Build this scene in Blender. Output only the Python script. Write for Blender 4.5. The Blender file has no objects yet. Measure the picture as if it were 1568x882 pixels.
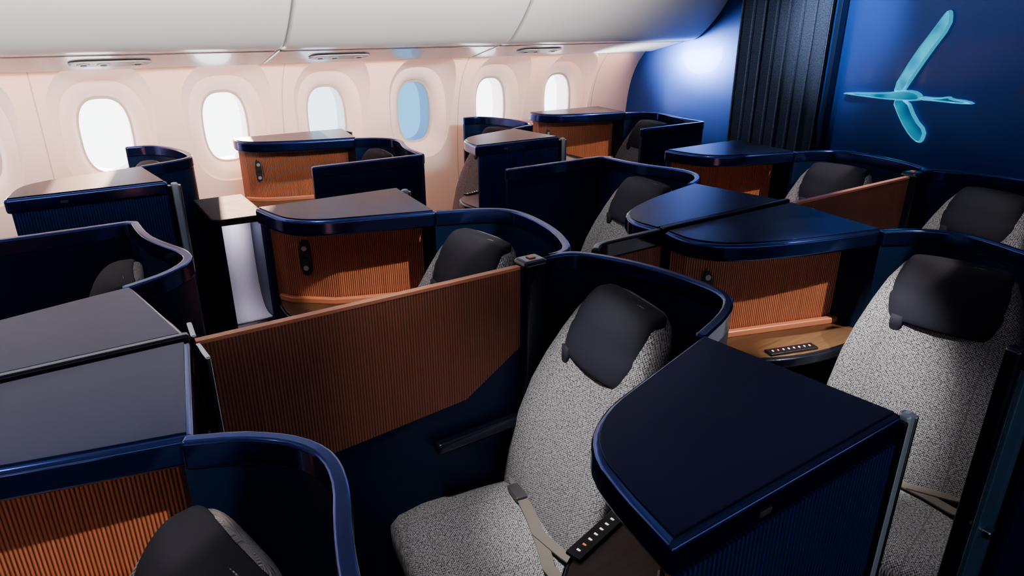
import bpy, bmesh, math
from math import *
from mathutils import Vector, Matrix
SC=bpy.context.scene; COL=SC.collection
FZ=-0.08; TOP=1.25
# ---------------------------------------------------------------- materials
class NT:
    def __init__(s,name):
        s.m=bpy.data.materials.new(name); s.m.use_nodes=True; s.t=s.m.node_tree; s.n=s.t.nodes
        s.b=s.n['Principled BSDF']; s.out=s.n['Material Output']
    def add(s,ty,**k):
        n=s.n.new(ty)
        for a,b in k.items(): setattr(n,a,b)
        return n
    def link(s,a,b): s.t.links.new(a,b)
    def math(s,op,a,b=None):
        n=s.add('ShaderNodeMath',operation=op)
        for i,x in enumerate((a,b)):
            if x is None: continue
            if isinstance(x,(int,float)): n.inputs[i].default_value=x
            else: s.link(x,n.inputs[i])
        return n.outputs[0]
    def mix(s,f,a,b):
        n=s.add('ShaderNodeMix',data_type='RGBA')
        s.link(f,n.inputs[0])
        for i,c in ((6,a),(7,b)):
            if isinstance(c,tuple): n.inputs[i].default_value=(*c,1)
            else: s.link(c,n.inputs[i])
        return n.outputs[2]
    def bump(s,h,st,d):
        n=s.add('ShaderNodeBump'); n.inputs['Strength'].default_value=st; n.inputs['Distance'].default_value=d
        s.link(h,n.inputs['Height']); s.link(n.outputs[0],s.b.inputs['Normal'])
def plain(name,col,rough=.5,metal=0,coat=0,noise=0.02,spec=.5,emit=None,es=0,tint=None):
    t=NT(name); b=t.b
    b.inputs['Base Color'].default_value=(*col,1); b.inputs['Roughness'].default_value=rough
    b.inputs['Metallic'].default_value=metal; b.inputs['Coat Weight'].default_value=coat
    b.inputs['Specular IOR Level'].default_value=spec
    if tint: b.inputs['Specular Tint'].default_value=(*tint,1)
    if emit: b.inputs['Emission Color'].default_value=(*emit,1); b.inputs['Emission Strength'].default_value=es
    tc=t.add('ShaderNodeTexCoord'); ns=t.add('ShaderNodeTexNoise'); ns.inputs['Scale'].default_value=25
    t.link(tc.outputs['Object'],ns.inputs['Vector'])
    r=t.math('ADD',t.math('MULTIPLY',ns.outputs[0],noise),rough-noise/2); t.link(r,b.inputs['Roughness'])
    return t.m
def ribbed(name,col,dark,freq,rough,metal=0,streak=.35,depth=.003,tint=None):
    t=NT(name); uv=t.add('ShaderNodeUVMap'); sp=t.add('ShaderNodeSeparateXYZ'); t.link(uv.outputs[0],sp.inputs[0])
    s=t.math('SINE',t.math('MULTIPLY',sp.outputs[0],2*pi*freq))
    h=t.math('ADD',t.math('MULTIPLY',s,.5),.5)
    h2=t.math('POWER',h,.5)
    mp=t.add('ShaderNodeMapping'); mp.inputs['Scale'].default_value=(freq,2.5,1); t.link(uv.outputs[0],mp.inputs[0])
    ns=t.add('ShaderNodeTexNoise'); ns.inputs['Scale'].default_value=1.0; ns.inputs['Detail'].default_value=3; t.link(mp.outputs[0],ns.inputs['Vector'])
    c1=t.mix(ns.outputs[0],tuple(x*(1-streak) for x in col),tuple(min(1,x*(1+streak)) for x in col))
    c2=t.mix(h2,dark,c1)
    t.link(c2,t.b.inputs['Base Color']); t.b.inputs['Roughness'].default_value=rough; t.b.inputs['Metallic'].default_value=metal
    if tint: t.b.inputs['Specular Tint'].default_value=(*tint,1)
    t.bump(h2,.8,depth)
    return t.m
def fabric(name,a,b,scale,seams=False,rough=.9,uvm=True):
    t=NT(name)
    if uvm: src=t.add('ShaderNodeUVMap').outputs[0]
    else: src=t.add('ShaderNodeTexCoord').outputs['Object']
    mp=t.add('ShaderNodeMapping');mp.inputs['Rotation'].default_value=(0,0,radians(45) if seams else 0);mp.inputs['Scale'].default_value=(1,1,0 if uvm else 1);t.link(src,mp.inputs[0])
    v=t.add('ShaderNodeTexVoronoi'); v.inputs['Scale'].default_value=scale; v.inputs['Randomness'].default_value=.3; t.link(mp.outputs[0],v.inputs['Vector'])
    n=t.add('ShaderNodeTexNoise'); n.inputs['Scale'].default_value=scale*.8; n.inputs['Detail'].default_value=2; t.link(mp.outputs[0],n.inputs['Vector'])
    f=t.math('MULTIPLY',t.math('SUBTRACT',.64,v.outputs['Distance']),1.7)
    f=t.math('ADD',f,t.math('MULTIPLY',t.math('SUBTRACT',n.outputs[0],.5),.9))
    cl=t.add('ShaderNodeClamp'); t.link(f,cl.inputs[0])
    c=t.mix(cl.outputs[0],a,b)
    if seams:
        uv=t.add('ShaderNodeUVMap'); sp=t.add('ShaderNodeSeparateXYZ'); t.link(uv.outputs[0],sp.inputs[0])
        d=t.math('ABSOLUTE',t.math('SUBTRACT',t.math('ABSOLUTE',sp.outputs[0]),.13))
        k=t.math('LESS_THAN',d,.0018); c=t.mix(k,c,tuple(x*.25 for x in b))
    t.link(c,t.b.inputs['Base Color']); t.b.inputs['Roughness'].default_value=rough
    t.b.inputs['Specular IOR Level'].default_value=.15
    t.bump(v.outputs['Distance'],-.5,.002)
    return t.m
def glassmat(name,tint):
    t=NT(name); t.n.remove(t.b)
    tr=t.add('ShaderNodeBsdfTransparent'); tr.inputs[0].default_value=(*tint,1)
    gl=t.add('ShaderNodeBsdfGlossy'); gl.inputs['Roughness'].default_value=.05
    fr=t.add('ShaderNodeFresnel'); fr.inputs[0].default_value=1.4
    mx=t.add('ShaderNodeMixShader'); t.link(fr.outputs[0],mx.inputs[0]); t.link(tr.outputs[0],mx.inputs[1]); t.link(gl.outputs[0],mx.inputs[2])
    t.link(mx.outputs[0],t.out.inputs[0]); return t.m
BT=(.22,.38,1)
M={}
M['deck']=plain('navy_deck_laminate',(.009,.014,.055),.34,.8,0,.02,.08)
M['trim']=plain('navy_metallic_trim',(.020,.038,.175),.17,.92,.15)
M['trimblk']=plain('gloss_black_trim',(.004,.005,.010),.2,.2,.3,tint=(.5,.6,1))
M['navy']=plain('navy_shell_panel',(.0025,.006,.018),.4,0,0,.02,.3,tint=BT)
M['inner']=plain('navy_inner_leather',(.002,.007,.028),.42,0,0,.04,.45,tint=BT)
M['copper']=ribbed('copper_slats',(.56,.18,.088),(.045,.012,.007),140,.36)
M['copperdiv']=ribbed('copper_reeded_divider',(.27,.076,.040),(.075,.02,.012),135,.45,0,.2,.0015)
M['copperlip']=plain('copper_lip',(.65,.24,.13),.35,.2)
M['ribnavy']=ribbed('navy_reeded_panel',(.025,.05,.25),(.001,.002,.008),105,.28,.4,.3,tint=BT)
M['fab']=fabric('grey_tweed_fabric',(.012,.012,.018),(.37,.36,.375),215,True)
M['pillow']=plain('charcoal_headrest_fabric',(.009,.009,.016),.75,0,0,.1,.15)
t=NT('walnut_counter');tc=t.add('ShaderNodeTexCoord');mp=t.add('ShaderNodeMapping');mp.inputs['Scale'].default_value=(4,60,4);t.link(tc.outputs['Object'],mp.inputs[0])
ns=t.add('ShaderNodeTexNoise');ns.inputs['Scale'].default_value=2;ns.inputs['Detail'].default_value=5;t.link(mp.outputs[0],ns.inputs['Vector'])
t.link(t.mix(ns.outputs[0],(.03,.015,.007),(.11,.058,.027)),t.b.inputs['Base Color']);t.b.inputs['Roughness'].default_value=.35;M['wood']=t.m
M['white']=plain('cabin_white_panel',(.83,.78,.79),.42)
M['binw']=plain('bin_white_gloss',(.86,.86,.87),.2,0,.3)
M['grey']=plain('light_grey_plastic',(.5,.49,.5),.4)
M['niche']=plain('lavender_niche_lining',(.78,.74,.84),.5)
M['gap']=plain('dark_gap',(.03,.03,.035),.6)
M['chrome']=plain('satin_chrome',(.6,.65,.72),.15,1)
M['belt']=plain('belt_webbing',(.085,.073,.063),.8)
M['buckle']=plain('buckle_metal',(.10,.10,.11),.35,.8)
M['acrylic']=plain('frosted_acrylic',(.45,.58,.68),.12,.2,1)
M['blueglass']=plain('blue_tinted_door_glass',(.05,.13,.24),.15,.3,1,tint=(.6,.75,1))
M['icon']=plain('backlit_icon',(.8,.8,.8),.5,emit=(1,1,1),es=1.2)
M['iconr']=plain('backlit_icon_red',(.8,.1,.05),.5,emit=(1,.15,.1),es=1.0)
M['black']=plain('control_black',(.004,.004,.006),.25)
M['glass']=glassmat('window_pane',(.97,.98,1)); M['glassb']=glassmat('dimmed_window_pane',(.05,.15,.26))
M['glassc']=glassmat('half_dimmed_pane',(.42,.52,.6))
M['bulk']=plain('blue_bulkhead_satin',(.009,.040,.24),.30,.5,.1,.02,tint=(.6,.75,1))
M['floor']=fabric('navy_carpet',(.004,.006,.015),(.02,.025,.05),180,uvm=False)
M['curtain']=fabric('charcoal_curtain_fabric',(.006,.009,.02),(.055,.07,.125),220)
t=NT('cyan_metal_painted_sheen');tc=t.add('ShaderNodeTexCoord');ns=t.add('ShaderNodeTexNoise');ns.inputs['Scale'].default_value=5;ns.inputs['Detail'].default_value=0;ns.inputs['Distortion'].default_value=1;t.link(tc.outputs['Object'],ns.inputs['Vector'])
rr=t.add('ShaderNodeValToRGB');t.link(ns.outputs[0],rr.inputs[0]);rr.color_ramp.elements[0].position=.30;rr.color_ramp.elements[0].color=(0,.12,.36,1);rr.color_ramp.elements[1].position=.62;rr.color_ramp.elements[1].color=(.0,.50,.78,1)  # metallic shading painted in: noise runs from deep blue to cyan
t.link(rr.outputs[0],t.b.inputs['Base Color']);t.b.inputs['Metallic'].default_value=1;t.b.inputs['Roughness'].default_value=.14
t.link(rr.outputs[0],t.b.inputs['Emission Color']);t.b.inputs['Emission Strength'].default_value=.55;M['logo']=t.m  # emission added to brighten the emblem, which is no lamp
M['logoedge']=plain('glowing_cyan_edge',(.02,.65,.95),.1,1,emit=(.02,.6,.9),es=.7)  # bright outline of the emblem painted as emission
# ---------------------------------------------------------------- helpers
def empty(name):
    e=bpy.data.objects.new(name,None); e.empty_display_size=.1; COL.objects.link(e); return e
def mk(name,verts,faces,mat,parent=None,smooth=False,bevel=0,uvs=None,seg=2,ang=35):
    me=bpy.data.meshes.new(name); me.from_pydata([tuple(v) for v in verts],[],faces); me.update()
    mats=mat if isinstance(mat,list) else [mat]
    for m in mats: me.materials.append(M[m])
    if uvs is not None:
        ul=me.uv_layers.new(name='UVMap')
        for l in me.loops: ul.data[l.index].uv=uvs[l.vertex_index]
    bm=bmesh.new(); bm.from_mesh(me); bmesh.ops.recalc_face_normals(bm,faces=bm.faces); bm.to_mesh(me); bm.free()
    ob=bpy.data.objects.new(name,me); COL.objects.link(ob)
    if parent: ob.parent=parent
    if smooth:
        for p in me.polygons: p.use_smooth=True
    if bevel:
        b=ob.modifiers.new('bevel','BEVEL'); b.width=bevel; b.segments=seg; b.limit_method='ANGLE'; b.angle_limit=radians(ang); b.harden_normals=True
        for p in me.polygons: p.use_smooth=True
    return ob
def box(name,x0,x1,y0,y1,z0,z1,mat,parent=None,bevel=0,R=None):
    vs=[Vector((x,y,z)) for z in(z0,z1) for y in(y0,y1) for x in(x0,x1)]
    if R: vs=[R@v for v in vs]
    return mk(name,vs,[(0,2,3,1),(4,5,7,6),(0,1,5,4),(2,6,7,3),(0,4,6,2),(1,3,7,5)],mat,parent,bevel=bevel)
def chaikin(p,n=2,closed=False):
    for _ in range(n):
        q=[]
        L=len(p); rng=range(L if closed else L-1)
        if not closed:q.append(p[0])
        for i in rng:
            a=p[i];b=p[(i+1)%L]
            if closed or i>0: q.append((a[0]*.75+b[0]*.25,a[1]*.75+b[1]*.25))
            if closed or i<L-2: q.append((a[0]*.25+b[0]*.75,a[1]*.25+b[1]*.75))
        if not closed:q.append(p[-1])
        p=q
    return p
def slab(name,poly,z0,z1,mat,parent,bevel=.006,side=None):
    n=len(poly); vs=[(x,y,z0) for x,y in poly]+[(x,y,z1) for x,y in poly]
    fs=[tuple(range(n))[::-1],tuple(range(n,2*n))]+[(i,(i+1)%n,n+(i+1)%n,n+i) for i in range(n)]
    return mk(name,vs,fs,mat,parent,bevel=bevel)
def offs(path,d,closed=False):
    out=[];n=len(path)
    for i,pt in enumerate(path):
        if closed: a=path[i-1];b=path[(i+1)%n]
        else: a=path[max(i-1,0)];b=path[min(i+1,n-1)]
        t1=Vector((pt[0]-a[0],pt[1]-a[1]));t2=Vector((b[0]-pt[0],b[1]-pt[1]))
        if t1.length<1e-7:t1=t2
        if t2.length<1e-7:t2=t1
        t1=t1.normalized();t2=t2.normalized();t=(t1+t2)
        if t.length<1e-6:t=t1.copy()
        t.normalize();nn=Vector((-t.y,t.x)); c=max(.4,nn.dot(Vector((-t1.y,t1.x))))
        out.append((pt[0]+nn.x*d/c,pt[1]+nn.y*d/c))
    return out
def area(poly): return sum(poly[i-1][0]*poly[i][1]-poly[i][0]*poly[i-1][1] for i in range(len(poly)))/2
def inset(poly,d): return offs(poly,d if area(poly)>0 else -d,True)
def wall(name,path,z0,z1,th,mat,parent,bevel=0,smooth=False):
    a=offs(path,th/2);b=offs(path,-th/2);n=len(path);vs=[];uv=[];L=0
    for i in range(n):
        if i:L+=hypot(path[i][0]-path[i-1][0],path[i][1]-path[i-1][1])
        lo=z0[i] if isinstance(z0,list) else z0; hi=z1[i] if isinstance(z1,list) else z1
        for q in(a[i],b[i]):
            vs+=[(q[0],q[1],lo),(q[0],q[1],hi)];uv+=[(L,lo),(L,hi)]
    fs=[]
    for i in range(n-1):
        k=4*i;m=k+4
        fs+=[(k,m,m+1,k+1),(k+2,k+3,m+3,m+2),(k+1,m+1,m+3,k+3),(k,k+2,m+2,m)]
    fs+=[(0,1,3,2),(4*n-4,4*n-2,4*n-1,4*n-3)]
    o=mk(name,vs,fs,mat,parent,bevel=bevel,uvs=uv)
    if smooth and not bevel:
        for p in o.data.polygons:
            if abs(p.normal.z)<.5:p.use_smooth=True
        o.data.set_sharp_from_angle(angle=radians(35))
    return o
def loft(name,rings,mat,parent,uvs=None,smooth=True,R=None,arc=True):
    n=len(rings[0]);vs=[Vector(v) for r in rings for v in r]
    uv=[];vv=0;prev=None
    for r in rings:
        c=sum((Vector(p) for p in r),Vector())/n
        if prev is not None: vv+=(c-prev).length
        prev=c
        us=[0]*n;h=n//2
        for j in range(h+1,n): us[j]=us[j-1]+(Vector(r[j])-Vector(r[j-1])).length
        for j in range(h-1,-1,-1): us[j]=us[j+1]-(Vector(r[j])-Vector(r[j+1])).length
        uv+=[(u,vv) for u in us]
    if R:vs=[R@v for v in vs]
    fs=[(i*n+j,i*n+(j+1)%n,(i+1)*n+(j+1)%n,(i+1)*n+j) for i in range(len(rings)-1) for j in range(n)]
    fs+=[tuple(range(n))[::-1],tuple(range((len(rings)-1)*n,len(rings)*n))]
    return mk(name,vs,fs,mat,parent,smooth=smooth,uvs=uv)
def sup(a,b,n=28,e=.55):
    r=[]
    for k in range(n):
        t=2*pi*k/n;c=cos(t);s=sin(t)
        r.append((a*abs(c)**e*(1 if c>=0 else -1),b*abs(s)**e*(1 if s>=0 else -1)))
    return r
# ---------------------------------------------------------------- suites
def controls(parent,T,u,v,ang_u,n=4):
    d=Vector((cos(ang_u),sin(ang_u)));q=Vector((-d.y,d.x))
    def P(a,b): return T(u+d.x*a+q.x*b,v+d.y*a+q.y*b)
    slab('control_strip',[P(-.085,-.018),P(.085,-.018),P(.085,.018),P(-.085,.018)],.91,.918,'black',parent,.003)
    for i in range(n*2):
        a=-.066+.132*i/(n*2-1)
        w=.0022
        slab('control_icon',[P(a-w,-w*1.8),P(a+w,-w*1.8),P(a+w*.4,w*1.8),P(a-w,w*1.2)],.918,.919,'iconr' if i==1 else 'icon',parent,0)
def lampplate(parent,p0,p1,f,side,T):
    a=Vector(T(*p0));b=Vector(T(*p1));c=a.lerp(b,f);d=(b-a).normalized();nn=Vector((-d.y,d.x))*side
    for nm,(hw,hh),o,mt in (('reading_light_plate',(.022,.066),.012,'buckle'),('reading_light_inner',(.015,.057),.016,'gap')):
        ring=sup(hw,hh,24,.75)
        r0=[(c.x+d.x*x+nn.x*0,c.y+d.y*x+nn.y*0,1.075+z) for x,z in ring]
        r1=[(c.x+d.x*x+nn.x*o,c.y+d.y*x+nn.y*o,1.075+z) for x,z in ring]
        loft(nm,[r0,r1],mt,parent,smooth=False)
    for zz in(.036,.0,-.036):
        ring=sup(.009,.009,16,1)
        loft('reading_light_lens',[[(c.x+d.x*x+nn.x*.01,c.y+d.y*x+nn.y*.01,1.075+zz+z) for x,z in ring],[(c.x+d.x*x+nn.x*.02,c.y+d.y*x+nn.y*.02,1.075+zz+z) for x,z in ring]],'grey' if zz else 'buckle',parent,smooth=False)
def trimrail(name,path,parent,mat='trim',z=TOP):
    wall(name,path,z-.052,z,.026,mat,parent,bevel=.008)
def unit_I(ox,cy,s):
    """seat beside the centreline, deck on the aisle side"""
    E=empty('privacy_pod');T=lambda u,v:(u+ox,cy+s*v)
    TP=lambda L:[T(*p) for p in L]
    front=[(.528,.97)]+chaikin([(.53,.965),(.545,.86),(.575,.75),(.66,.68),(.80,.64),(1.03,.575)],2)[1:]
    deck=TP(front+[(1.07,.97)])
    slab('deck_edge',deck,TOP-.058,TOP-.002,'trim',E,.012)
    slab('deck_top',inset(deck,.012),TOP-.01,TOP+.001,'deck',E,.001)
    sh=chaikin([(1.02,.578),(1.17,.525),(1.25,.46),(1.255,.33),(1.225,.17),(1.16,.03),(1.10,.0),(1.02,0)],2)
    trimrail('shell_rail',TP(sh),E)
    wall('shell_panel',TP(sh),FZ,TOP-.045,.018,'inner',E,smooth=True)
    cs=[(.575,.96),(.60,.91),(.66,.865),(.72,.815),(.745,.80),(.78,.79),(1.03,.70)]
    wall('copper_slat_wall',TP(cs),.91,TOP-.056,.012,'copper',E)
    wall('inner_side_panel',TP([(1.035,.715),(1.045,.60)]),.91,TOP-.056,.012,'navy',E)
    ct=chaikin([(.56,.965),(.535,.80),(.58,.67),(.70,.60),(1.0,.575)],2)+[(1.05,.60),(1.05,.965)]
    slab('counter_edge',TP(ct),.872,.905,'trimblk',E,.008)
    slab('counter_top',inset(TP(ct),.012),.902,.91,'wood',E,.002)
    lip=[(.575,.945),(.60,.89),(.655,.845),(.72,.79),(.78,.765),(1.03,.675)]
    wall('copper_lip',TP(lip),.908,.93,.022,'copperlip',E,bevel=.005)
    body=[(.575,.965),(1.06,.965),(1.05,.64),(.80,.68),(.64,.74),(.58,.84)]
    slab('console_body',TP(body),FZ,.875,'navy',E,.01)
    wall('reeded_aisle_panel',TP([(.545,.965),(1.06,.965)]),FZ,TOP-.056,.012,'ribnavy',E)
    def bx(nm,u0,u1,v0,v1,z0,z1,mt,bv):
        a=T(u0,v0);b=T(u1,v1);box(nm,min(a[0],b[0]),max(a[0],b[0]),min(a[1],b[1]),max(a[1],b[1]),z0,z1,mt,E,bv)
    bx('edge_channel',1.068,1.080,.945,.975,FZ,TOP-.02,'trimblk',.003)
    bx('edge_blade',1.080,1.106,.953,.974,.45,TOP-.01,'acrylic',.007)
    bx('edge_rod',1.106,1.116,.953,.974,.45,TOP-.02,'chrome',.003)
    bx('blade_foot',1.078,1.118,.95,.977,.40,.47,'chrome',.006)
    bx('deck_latch',.70,.725,.966,.973,TOP-.038,TOP-.028,'gap',.002)
    lampplate(E,(.60,.91),(.73,.81),.45,-1 if s>0 else 1,T)
    controls(E,T,.73,.622,-.25)
    return E
def unit_O(ox,cy,s,door=False):
    """seat beside the aisle, deck on the centre side"""
    E=empty('privacy_pod');T=lambda u,v:(u+ox,cy+s*v)
    TP=lambda L:[T(*p) for p in L]
    front=[(1.495,.012)]+chaikin([(1.49,.03),(1.485,.13),(1.55,.225),(1.73,.30),(1.9,.345),(2.07,.385)],2)[1:]
    deck=TP(front+[(2.13,.012)])
    slab('deck_edge',deck,TOP-.058,TOP-.002,'trim',E,.012)
    slab('deck_top',inset(deck,.012),TOP-.01,TOP+.001,'deck',E,.001)
    sh=chaikin([(2.05,.383),(2.15,.43),(2.22,.51),(2.225,.60),(2.18,.72),(2.15,.84),(2.145,1.0)],2)+[(2.125,1.015),(1.60,1.015)]
    trimrail('shell_rail',TP(sh),E)
    wall('shell_panel',TP(sh),FZ,TOP-.045,.018,'inner',E,smooth=True)
    cs=[(1.52,.03),(1.54,.075),(1.60,.12),(1.655,.145),(1.69,.155),(1.74,.17),(2.05,.27)]
    wall('copper_slat_wall',TP(cs),.91,TOP-.056,.012,'copper',E)
    wall('inner_side_panel',TP([(2.05,.26),(2.06,.375)]),.91,TOP-.056,.012,'navy',E)
    ct=chaikin([(1.50,.03),(1.485,.17),(1.56,.30),(1.72,.385),(1.9,.42),(2.02,.42)],2)+[(2.1,.40),(2.1,.03)]
    slab('counter_edge',TP(ct),.872,.905,'trimblk',E,.008)
    slab('counter_top',inset(TP(ct),.012),.902,.91,'wood',E,.002)
    lip=[(1.525,.055),(1.55,.105),(1.605,.145),(1.66,.17),(1.74,.195),(2.05,.295)]
    wall('copper_lip',TP(lip),.908,.93,.022,'copperlip',E,bevel=.005)
    body=[(1.52,.02),(2.12,.02),(2.08,.36),(1.9,.33),(1.72,.28),(1.56,.19)]
    slab('console_body',TP(body),FZ,.875,'navy',E,.01)
    wall('end_channel',TP([(2.14,.02),(2.145,.10)]),FZ,TOP-.01,.012,'chrome',E,bevel=.004)
    lampplate(E,(1.54,.075),(1.655,.145),.5,(1 if s>0 else -1),T)
    controls(E,T,1.74,.345,.30)
    if door:
        wall('sliding_door_post',TP([(1.475,.965),(1.51,.968)]),FZ,TOP+.0,.03,'trimblk',E,bevel=.008)
        wall('sliding_door_glass',TP([(1.51,.985),(1.60,.99)]),FZ,TOP-.05,.012,'blueglass',E,bevel=.003)
        wall('door_rail',TP([(1.50,.985),(1.60,1.0)]),TOP-.05,TOP,.028,'trim',E,bevel=.008)
        wall('door_handle',TP([(1.53,1.0),(1.56,1.0)]),.78,.80,.02,'chrome',E,bevel=.004)
    return E
# ---------------------------------------------------------------- seats
def seat(x,y,rot):
    E=empty('airline_seat'); R=Matrix.Translation((x,y,0))@Matrix.Rotation(rot,4,'Z')
    def bx(z):
        t=(z-.55)/.67; return -.19+.21*t-.03*sin(pi*t)
    rings=[]
    prof=[(.50,.20,.03),(.52,.225,.05),(.58,.232,.06),(.70,.235,.062),(.82,.232,.062),(.92,.222,.06),(1.0,.206,.058),(1.08,.184,.054),(1.14,.163,.05),(1.18,.140,.043),(1.20,.11,.034),(1.21,.07,.016)]
    for z,w,th in prof:
        c=bx(z); rr=[]
        for px,py in sup(th,w,40,.55):
            fwd=-.035*(abs(py)/.24)**3 if px<0 else 0
            rr.append((c+px+fwd,py,z))
        rings.append(rr)
    loft('backrest',rings,'fab',E,R=R)
    rings=[]
    K=18
    for k in range(K+1):
        a=-pi/2+pi*k/K; sa=sin(a); z=1.128+.088*(abs(sa)**.8)*(1 if sa>=0 else -1); sc=abs(cos(a))**.34 if k not in(0,K) else .25
        tt=max(0,(z-1.13)/.1)
        c=bx(z)-.046+.024*tt**2
        w=.142+.006*sin(pi*min(1,max(0,(z-1.03)/.2)))-.016*tt
        rings.append([(c+px+(abs(py)/.14)**2*.018,py,z+(-.012*(py/.14)**2 if z>1.12 else 0)) for px,py in sup((.032+.016*tt)*sc+.004,w*(.84+.16*sc),40,.48)])
    loft('headrest_pillow',rings,'pillow',E,R=R)
    loft('pillow_tab',[[(bx(1.03)-.056+px,.10+py,z) for px,py in sup(.008,w,20,.6)] for z,w in((1.01,.010),(1.015,.015),(1.03,.017),(1.06,.017))],'pillow',E,R=R)
    rings=[]
    for xx,w,z0,z1 in [(-.60,.16,.53,.56),(-.595,.20,.49,.595),(-.57,.222,.46,.615),(-.5,.236,.44,.625),(-.4,.24,.43,.622),(-.28,.24,.43,.617),(-.18,.235,.43,.615),(-.15,.22,.45,.60)]:
        c=(z0+z1)/2;h=(z1-z0)/2
        rr=[(xx,py,c+pz) for py,pz in sup(w,h,36,.5)]
        rings.append(rr[27:]+rr[:27])
    loft('seat_cushion',rings,'fab',E,R=R)
    box('seat_base',-.54,-.12,-.2,.2,FZ,.46,'inner',E,.02,R=R)
    def strap(name,pts,w):
        vs=[];fs=[]
        for i,p in enumerate(pts):
            p=Vector(p)+Vector((.02,0,.036));q=Vector(pts[min(i+1,len(pts)-1)])-Vector(pts[max(i-1,0)]);q.normalize()
            sd=q.cross(Vector((0,0,1))).normalized()*w
            vs+=[p-sd,p+sd,p+sd+Vector((0,0,.004)),p-sd+Vector((0,0,.004))]
            if i:
                k=4*i-4;fs+=[(k,k+1,k+5,k+4),(k+1,k+2,k+6,k+5),(k+2,k+3,k+7,k+6),(k+3,k,k+4,k+7)]
        mk(name,[R@v for v in vs],fs,'belt',E)
    strap('belt_strap',[(-.235,.21,.60),(-.25,.19,.592),(-.265,.12,.59),(-.28,.0,.588),(-.30,-.10,.59),(-.32,-.17,.59),(-.31,-.225,.585)],.016)
    strap('belt_strap',[(-.25,-.215,.60),(-.27,-.15,.595),(-.295,-.05,.593)],.014)
    box('belt_buckle',-.27,-.22,.08,.145,.622,.638,'buckle',E,.004,R=R)
    return E
CY=1.40; WY=3.95
RX=1.98
for ox in(0,RX):
    unit_I(ox,CY,1); unit_I(ox,CY,-1)
for ox in(-RX,0):
    unit_O(ox,CY,1); unit_O(ox,CY,-1,door=(ox==0))
for ox in(-.72,1.26): unit_I(ox,WY,-1)
for ox in(-.68,1.30): unit_O(ox,WY,-1)
A=radians(12)
for ox in(0,RX):
    seat(1.07+ox,CY+.36,A*.6); seat(1.10+ox,CY-.29,-A*.8)
for ox in(-RX,0):
    seat(2.07+ox,CY+.63,-A*.5); seat(2.05+ox,CY-.62,A)
for ox in(-.72,1.26): seat(1.10+ox,WY-.32,A*.5)
for ox in(-.68,1.30): seat(2.09+ox,WY-.63,-A*.5)
# ---------------------------------------------------------------- dividers on the centreline
for ox in(0,RX):
    E=empty('privacy_divider')
    xs=[.17,.5,.79,.965]; lo=[.85,.87,.89,1.0]
    wall('reeded_copper_panel',[(x+ox,CY) for x in xs],lo,TOP-.018,.018,'copperdiv',E)
    wall('top_rail',[(.16+ox,CY),(.98+ox,CY)],TOP-.02,TOP-.012,.019,'copperlip',E)
    wall('lower_navy_panel',[(.15+ox,CY),(1.0+ox,CY)],FZ,1.02,.012,'inner',E)
    box('end_post',.965+ox,1.045+ox,CY-.035,CY+.035,FZ,TOP+.004,'trimblk',E,.015)
    box('post_button',.995+ox,1.015+ox,CY-.01,CY+.01,TOP+.004,TOP+.007,'copperlip',E,.001)
    for sg in(1,-1):
        y0,y1=sorted((CY+sg*.008,CY+sg*.045))
        box('armrest',.68+ox,.965+ox,y0,y1,.765,.80,'trimblk',E,.014)
for ox,xs in((-RX,(-.50,.15)),(0,(1.50,2.13))):
    E=empty('centre_panel')
    wall('panel_rail',[(xs[0],CY),(xs[1],CY)],TOP-.05,TOP+.008,.022,'trimblk',E,bevel=.006)
    wall('panel_base',[(xs[0],CY),(xs[1],CY)],FZ,TOP-.05,.012,'inner',E)
    if ox==0:
        wall('copper_panel',[(1.27,CY),(1.495,CY)],.7,TOP-.05,.018,'copperdiv',E)
        wall('copper_panel_rail',chaikin([(1.2,CY-.04),(1.24,CY-.005),(1.3,CY),(1.49,CY)],2),TOP-.05,TOP+.004,.026,'trimblk',E,bevel=.008)
        wall('copper_panel_base',[(1.27,CY),(1.495,CY)],FZ,.7,.018,'inner',E)
# ---------------------------------------------------------------- window-side storage consoles
for ox in(0,1.98):
    E=empty('storage_console')
    slab('console_top',[(.49+ox,3.02),(.52+ox,2.98),(.70+ox,2.97),(.715+ox,3.0),(.715+ox,3.42),(.49+ox,3.42)],1.03,1.06,'pillow',E,.008)
    box('console_side',.50+ox,.525+ox,2.99,3.40,FZ,1.03,'navy',E,.004)
    box('console_side',.685+ox,.71+ox,2.99,3.40,FZ,1.03,'navy',E,.004)
    box('niche_base',.525+ox,.685+ox,2.99,3.40,FZ,.50,'navy',E,.004)
    rg=chaikin([(3.0,.56),(3.10,.55),(3.17,.60),(3.20,.72),(3.20,.95),(3.17,1.02)],2)
    vs=[(x,y,z) for y,z in rg for x in(.527+ox,.683+ox)]
    m=len(rg)*2;fs=[(2*i,2*i+1,2*i+3,2*i+2) for i in range(len(rg)-1)]
    o=mk('niche_lining',vs,fs,'niche',E,smooth=True);sm=o.modifiers.new('s','SOLIDIFY');sm.thickness=.01
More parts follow.
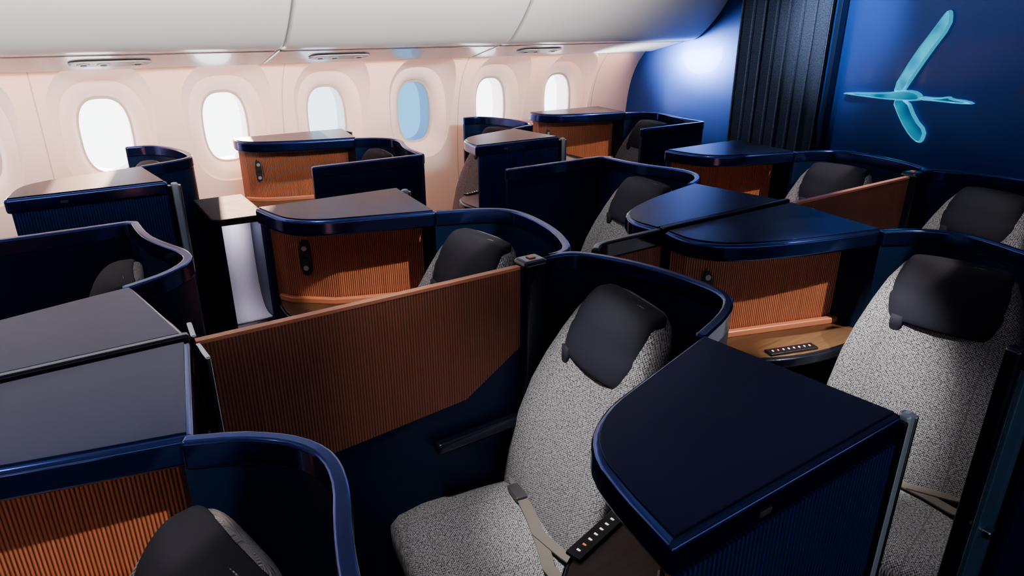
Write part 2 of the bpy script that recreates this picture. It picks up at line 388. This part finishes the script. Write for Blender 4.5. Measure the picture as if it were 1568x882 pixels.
# ---------------------------------------------------------------- cabin shell
X0,X1=-2.9,3.95
prof=[(4.02,FZ),(4.16,.4),(4.205,.8),(4.20,1.1),(4.17,1.35),(4.10,1.52),(4.0,1.63),(3.97,1.66)]
pp=chaikin(prof,2); outp=[(4.45,1.7)]+[(4.45,FZ)]
def extr(name,poly,x0,x1,mat,parent=None,smooth=True):
    n=len(poly);vs=[(x0,y,z) for y,z in poly]+[(x1,y,z) for y,z in poly]
    fs=[tuple(range(n)),tuple(range(n,2*n))[::-1]]+[(i,(i+1)%n,n+(i+1)%n,n+i) for i in range(n)]
    return mk(name,vs,fs,mat,parent)
wl=extr('wall_left',pp+outp,X0,X1,'white')
cv=[];cf=[]
WX=[.255+.611*k for k in range(-2,6)]; WZ=1.265
NN=56
for X in WX:
    b=len(cv)
    rr=[(3.85,.33,.42),(4.12,.262,.35),(4.19,.222,.31),(4.215,.205,.292),(4.225,.175,.26),(4.245,.15,.232),(4.28,.130,.207),(4.30,.126,.202),(4.6,.126,.202)]
    for yy,a,h in rr:
        for px,pz in sup(a,h,NN,.72): cv.append((X+px,yy,WZ+pz))
    for i in range(len(rr)-1):
        for j in range(NN): cf.append((b+i*NN+j,b+i*NN+(j+1)%NN,b+(i+1)*NN+(j+1)%NN,b+(i+1)*NN+j))
    cf.append(tuple(b+j for j in range(NN))[::-1]); cf.append(tuple(b+(len(rr)-1)*NN+j for j in range(NN)))
cut=mk('cutter',cv,cf,'white')
md=wl.modifiers.new('b','BOOLEAN');md.object=cut;md.operation='DIFFERENCE';md.solver='EXACT'
dg=bpy.context.evaluated_depsgraph_get(); me=bpy.data.meshes.new_from_object(wl.evaluated_get(dg)); wl.modifiers.clear(); wl.data=me
bpy.data.objects.remove(cut,do_unlink=True)
for p in me.polygons: p.use_smooth=True
me.set_sharp_from_angle(angle=radians(32))
for i,X in enumerate(WX):
    r=sup(.14,.215,40,.72); g='glassb' if i==5 else ('glassc' if i==4 else 'glass')
    E=empty('window_%d'%(i+1))
    mk('pane',[(X+a,4.31,WZ+b) for a,b in r],[tuple(range(40))],g,E)
    ro=sup(.138,.213,40,.72);ri=sup(.120,.194,40,.72)
    vs=[(X+a,4.285,WZ+b) for a,b in ro]+[(X+a,4.285,WZ+b) for a,b in ri]+[(X+a,4.30,WZ+b) for a,b in ri]
    mk('pane_seal',vs,[(j,(j+1)%40,40+(j+1)%40,40+j) for j in range(40)]+[(40+j,40+(j+1)%40,80+(j+1)%40,80+j) for j in range(40)],'grey',E,smooth=True)
for i,X in enumerate((-1.23,-.03,1.17,2.37,3.57)):
    q=[(y-.0015,z) for y,z in pp]+[(y+.004,z) for y,z in pp[::-1]]
    extr('trim_%d'%(i+1),q,X-.003,X+.003,'grey')
E=empty('wall_latch')
for r,yy,mt in((.033,4.188,'grey'),(.02,4.182,'gap'),(.010,4.178,'chrome')):
    ring=sup(r,r,24,1);loft('latch_ring',[[(2.04+a,yy,.93+b) for a,b in ring],[(2.04+a,4.215,.93+b) for a,b in ring]],mt,E,smooth=False)
box('floor',X0,X1+.3,-1.5,4.45,FZ-.1,FZ,'floor')
box('ceiling',X0,X1+.3,-1.5,4.45,2.45,2.55,'white')
box('wall_right',X0,X1+.3,-1.55,-1.45,FZ,2.45,'white')
box('wall_back',X0-.1,X0,-1.5,4.45,FZ,2.45,'white')
box('wall_front',X1,X1+.1,-1.5,4.4,FZ,2.45,'bulk')
psu=[(4.0,1.64),(3.97,1.622),(3.93,1.625),(3.62,1.70),(3.60,1.72),(3.62,1.80),(4.0,1.80)]
pe=[-2.9,-1.59,-.28,1.03,2.34,X1]
for i in range(5):
    E=empty('overhead_bin')
    a,b=pe[i]+.004,pe[i+1]-.004
    o=extr('service_rail',psu,a,b,'binw',E);bv=o.modifiers.new('b','BEVEL');bv.width=.012;bv.segments=3;bv.limit_method='ANGLE';bv.angle_limit=radians(25)
    q=[(3.64,1.712)]+chaikin([(3.60,1.705),(3.50,1.715),(3.40,1.79),(3.27,1.93),(3.17,2.12),(3.12,2.30),(3.11,2.45)],3)+[(3.9,2.45),(3.9,1.80),(3.64,1.80)]
    o=extr('bin_door',q,a,b,'binw',E)
    for p in o.data.polygons: p.use_smooth=abs(p.normal.x)<.5
    bv=o.modifiers.new('b','BEVEL');bv.width=.02;bv.segments=4;bv.limit_method='ANGLE';bv.angle_limit=radians(60)
for X in(-.9,.30,1.40,2.75):
    E=empty('air_vent_panel')
    def P(x,y):
        return (x,y,1.6997-(y-3.62)*(.075/.31)-.004)
    def pl(nm,cx,cyy,a,b,mt,h,e=.5):
        rg=sup(a,b,24,e)
        loft(nm,[[P(cx+x,cyy+y) for x,y in rg],[tuple(Vector(P(cx+x*.94,cyy+y*.94))-Vector((0,0.002,h))) for x,y in rg]],mt,E,smooth=False)
    pl('unit_plate',X,3.76,.17,.055,'white',.005)
    for k,dx in enumerate((-.11,-.03,.11)):
        pl('air_nozzle' if k<2 else 'reading_lamp',X+dx,3.76,.028,.028,'grey',.009,1)
        pl('nozzle_core',X+dx,3.76,.014,.014,'gap',.011,1)
E=empty('aisle_curtain')
pth=[]
N=180
for i in range(N+1):
    y=2.44+.60*i/N; ph=2*pi*i/N*7
    pth.append((3.84+.045*sin(ph)+.01*sin(ph*.5+1),y+.014*sin(ph*2)))
wall('curtain_cloth',pth,FZ,2.42,.006,'curtain',E,smooth=True)
box('curtain_track',3.80,3.88,2.40,3.08,2.42,2.449,'grey',E)
wall('curtain_side_post',[(3.90,2.39),(3.90,2.42)],FZ,2.41,.06,'navy',E,bevel=.006)
# emblem on the bulkhead
E=empty('crane_emblem')
XF=X1-.002
def emb(nm,pts,th=.02,it=1):
    c=chaikin(pts,it,True);n=len(c);cc=inset(c,.004);cd=inset(c,.008)
    vs=[(XF,y,z) for y,z in c]+[(XF-th*.6,y,z) for y,z in c]+[(XF-th,y,z) for y,z in cc]+[(XF-th*.85,y,z) for y,z in cd]
    fs=[(k*n+i,k*n+(i+1)%n,(k+1)*n+(i+1)%n,(k+1)*n+i) for k in range(3) for i in range(n)]+[tuple(range(3*n,4*n))]
    o=mk(nm,vs,fs,['logoedge','logo'],E)
    o.data.polygons[len(fs)-1].material_index=1
emb('upper_wing',[(2.05,1.48),(1.965,1.684),(1.894,1.806),(1.862,1.87),(1.842,1.897),(1.826,1.885),(1.817,1.82),(1.889,1.687),(1.975,1.505),(1.985,1.48)],.035)
emb('lower_wing',[(2.04,1.44),(1.966,1.324),(1.90,1.25),(1.848,1.218),(1.83,1.235),(1.826,1.29),(1.89,1.345),(1.955,1.445)],.035)
emb('body',[(2.33,1.443),(2.31,1.453),(2.08,1.468),(2.0,1.488),(1.93,1.492),(1.89,1.475),(1.88,1.452),(1.90,1.438),(2.03,1.432),(2.2,1.436)],.045)
emb('neck',[(1.90,1.466),(1.80,1.464),(1.745,1.478),(1.735,1.466),(1.65,1.463),(1.615,1.447),(1.70,1.442),(1.80,1.445),(1.90,1.444)],.03)
# ---------------------------------------------------------------- lights
def alight(name,loc,target,sx,sy,p,col=(1,1,1),spread=None):
    l=bpy.data.lights.new(name,'AREA');l.shape='RECTANGLE';l.size=sx;l.size_y=sy;l.energy=p;l.color=col
    if spread:l.spread=radians(spread)
    o=bpy.data.objects.new(name,l);COL.objects.link(o)
    d=Vector(target)-Vector(loc)
    z=-d.normalized();x=Vector((1,0,0))
    if abs(z.x)>.9:x=Vector((0,1,0))
    y=z.cross(x).normalized();x=y.cross(z).normalized()
    o.matrix_world=Matrix.Translation(loc)@Matrix((x,y,z)).transposed().to_4x4();return o
def spot(name,loc,target,p,ang=45,blend=.4,r=.02,col=(1,.96,.92)):
    l=bpy.data.lights.new(name,'SPOT');l.energy=p;l.spot_size=radians(ang);l.spot_blend=blend;l.shadow_soft_size=r;l.color=col
    o=bpy.data.objects.new(name,l);COL.objects.link(o);o.location=loc
    o.rotation_euler=(Vector(target)-Vector(loc)).to_track_quat('-Z','Y').to_euler();return o
alight('ceiling_wash_light',(.6,1.4,2.42),(.6,1.4,0),5.5,.4,3,(.66,.8,1))
alight('aisle_wash_light',(.6,2.7,2.42),(.6,2.75,0),5.5,.25,3.5,(.9,.92,1))
alight('added_right_fill',(.6,-1.35,1.5),(.6,3.6,1.75),5.5,.35,10,(.85,.9,1))  # unseen fill added by the right wall to brighten bins and seats
alight('added_bin_fill',(.3,.9,2.30),(.3,3.55,1.92),5.2,.12,36,(1,.94,.90),42)  # unseen fill added to whiten the overhead bins
alight('added_warm_glow',(.5,3.93,1.60),(.5,4.2,1.32),6.6,.03,22,(1,.48,.26),130)
alight('added_warm_glow',(.85,3.93,1.60),(.85,4.2,1.32),1.8,.03,16,(1,.42,.22),150)  # extra strip added to warm the wall around the second window
for i,(x,y,p,a,dx,dy) in enumerate([(1.1,1.1,260,24,-.14,-.03),(1.1,1.75,60,40,-.19,.06),(2.05,.80,430,21,-.16,.12),(2.1,2.04,70,36,-.19,.06),(3.05,1.75,80,36,-.19,.06),(3.05,1.1,90,36,-.19,.06),(.06,.76,40,40,-.19,.06),(.14,2.04,20,40,-.19,.06),(1.44,3.31,35,40,-.19,.06),(3.42,3.31,50,40,-.19,.06),(2.36,3.65,30,40,-.19,.06)]):
    spot('reading_spot',(x-.75,y+.25,2.38),(x+dx,y+dy,.80),p,a,.8)
spot('reading_spot',(.4,1.2,2.38),(.72,1.15,.6),90,30,.8)
spot('reading_spot',(1.3,1.0,2.38),(1.72,.72,.6),70,28,.8)
for x,y,px,py,p in [(1.30,1.0,.93,2.11,200),(2.25,.15,1.87,1.18,215),(1.55,2.75,1.14,3.78,140),(3.28,1.0,2.89,2.12,190),(3.5,2.75,3.12,3.78,150),(.28,.15,-.14,1.18,120)]:
    spot('console_accent_spot',(x,y,2.38),(px,py,.97),p,17,.25,.012,(1,.84,.70))
for ox in(0,1.98): alight('added_niche_fill',(.605+ox,3.08,1.025),(.605+ox,3.12,.5),.10,.05,.9,(.9,.85,1))  # small fill added inside each niche to make its lining glow
spot('added_bulkhead_spot',(3.3,3.2,2.25),(3.95,3.52,1.68),50,40,1,.05,(.85,.92,1))  # added spot, brightens the bulkhead left of the curtain
spot('added_highlight_spot',(3.38,3.94,1.59),(3.95,3.50,1.66),300,90,1,.16,(.95,.97,1))  # added spot, placed so its reflection makes a white highlight on the bulkhead
spot('added_bulkhead_spot',(3.0,2.1,2.4),(3.95,2.40,1.82),290,42,1,.05,(.8,.9,1))  # added spot for the paler glow left of the emblem
spot('added_curtain_spot',(2.9,2.7,2.4),(3.85,2.75,1.6),50,50,.9,.05,(.85,.92,1))  # added spot to lift the dark curtain folds
sun=bpy.data.lights.new('sun','SUN');sun.energy=45;sun.angle=radians(1.5);sun.color=(1,.60,.38)
so=bpy.data.objects.new('sun',sun);COL.objects.link(so);so.rotation_euler=Vector((-.16,-1,-.11)).to_track_quat('-Z','Y').to_euler()
w=bpy.data.worlds.new('sky');SC.world=w;w.use_nodes=True;nt=w.node_tree
bg=nt.nodes['Background'];bg.inputs[1].default_value=8
tc=nt.nodes.new('ShaderNodeTexCoord');sp=nt.nodes.new('ShaderNodeSeparateXYZ');rp=nt.nodes.new('ShaderNodeValToRGB')
nt.links.new(tc.outputs['Generated'],sp.inputs[0]);nt.links.new(sp.outputs[2],rp.inputs[0]);nt.links.new(rp.outputs[0],bg.inputs[0])
rp.color_ramp.elements[0].color=(.95,.97,1,1);rp.color_ramp.elements[1].color=(.35,.6,1,1);rp.color_ramp.elements[1].position=.6
# ---------------------------------------------------------------- camera
c=bpy.data.cameras.new('camera');c.sensor_width=36;c.lens=1700/2576*36;c.clip_start=.02
co=bpy.data.objects.new('camera',c);COL.objects.link(co);co.location=(0,0,1.85)
co.rotation_euler=(pi/2-atan(1700/4276),0,radians(56-90));SC.camera=co
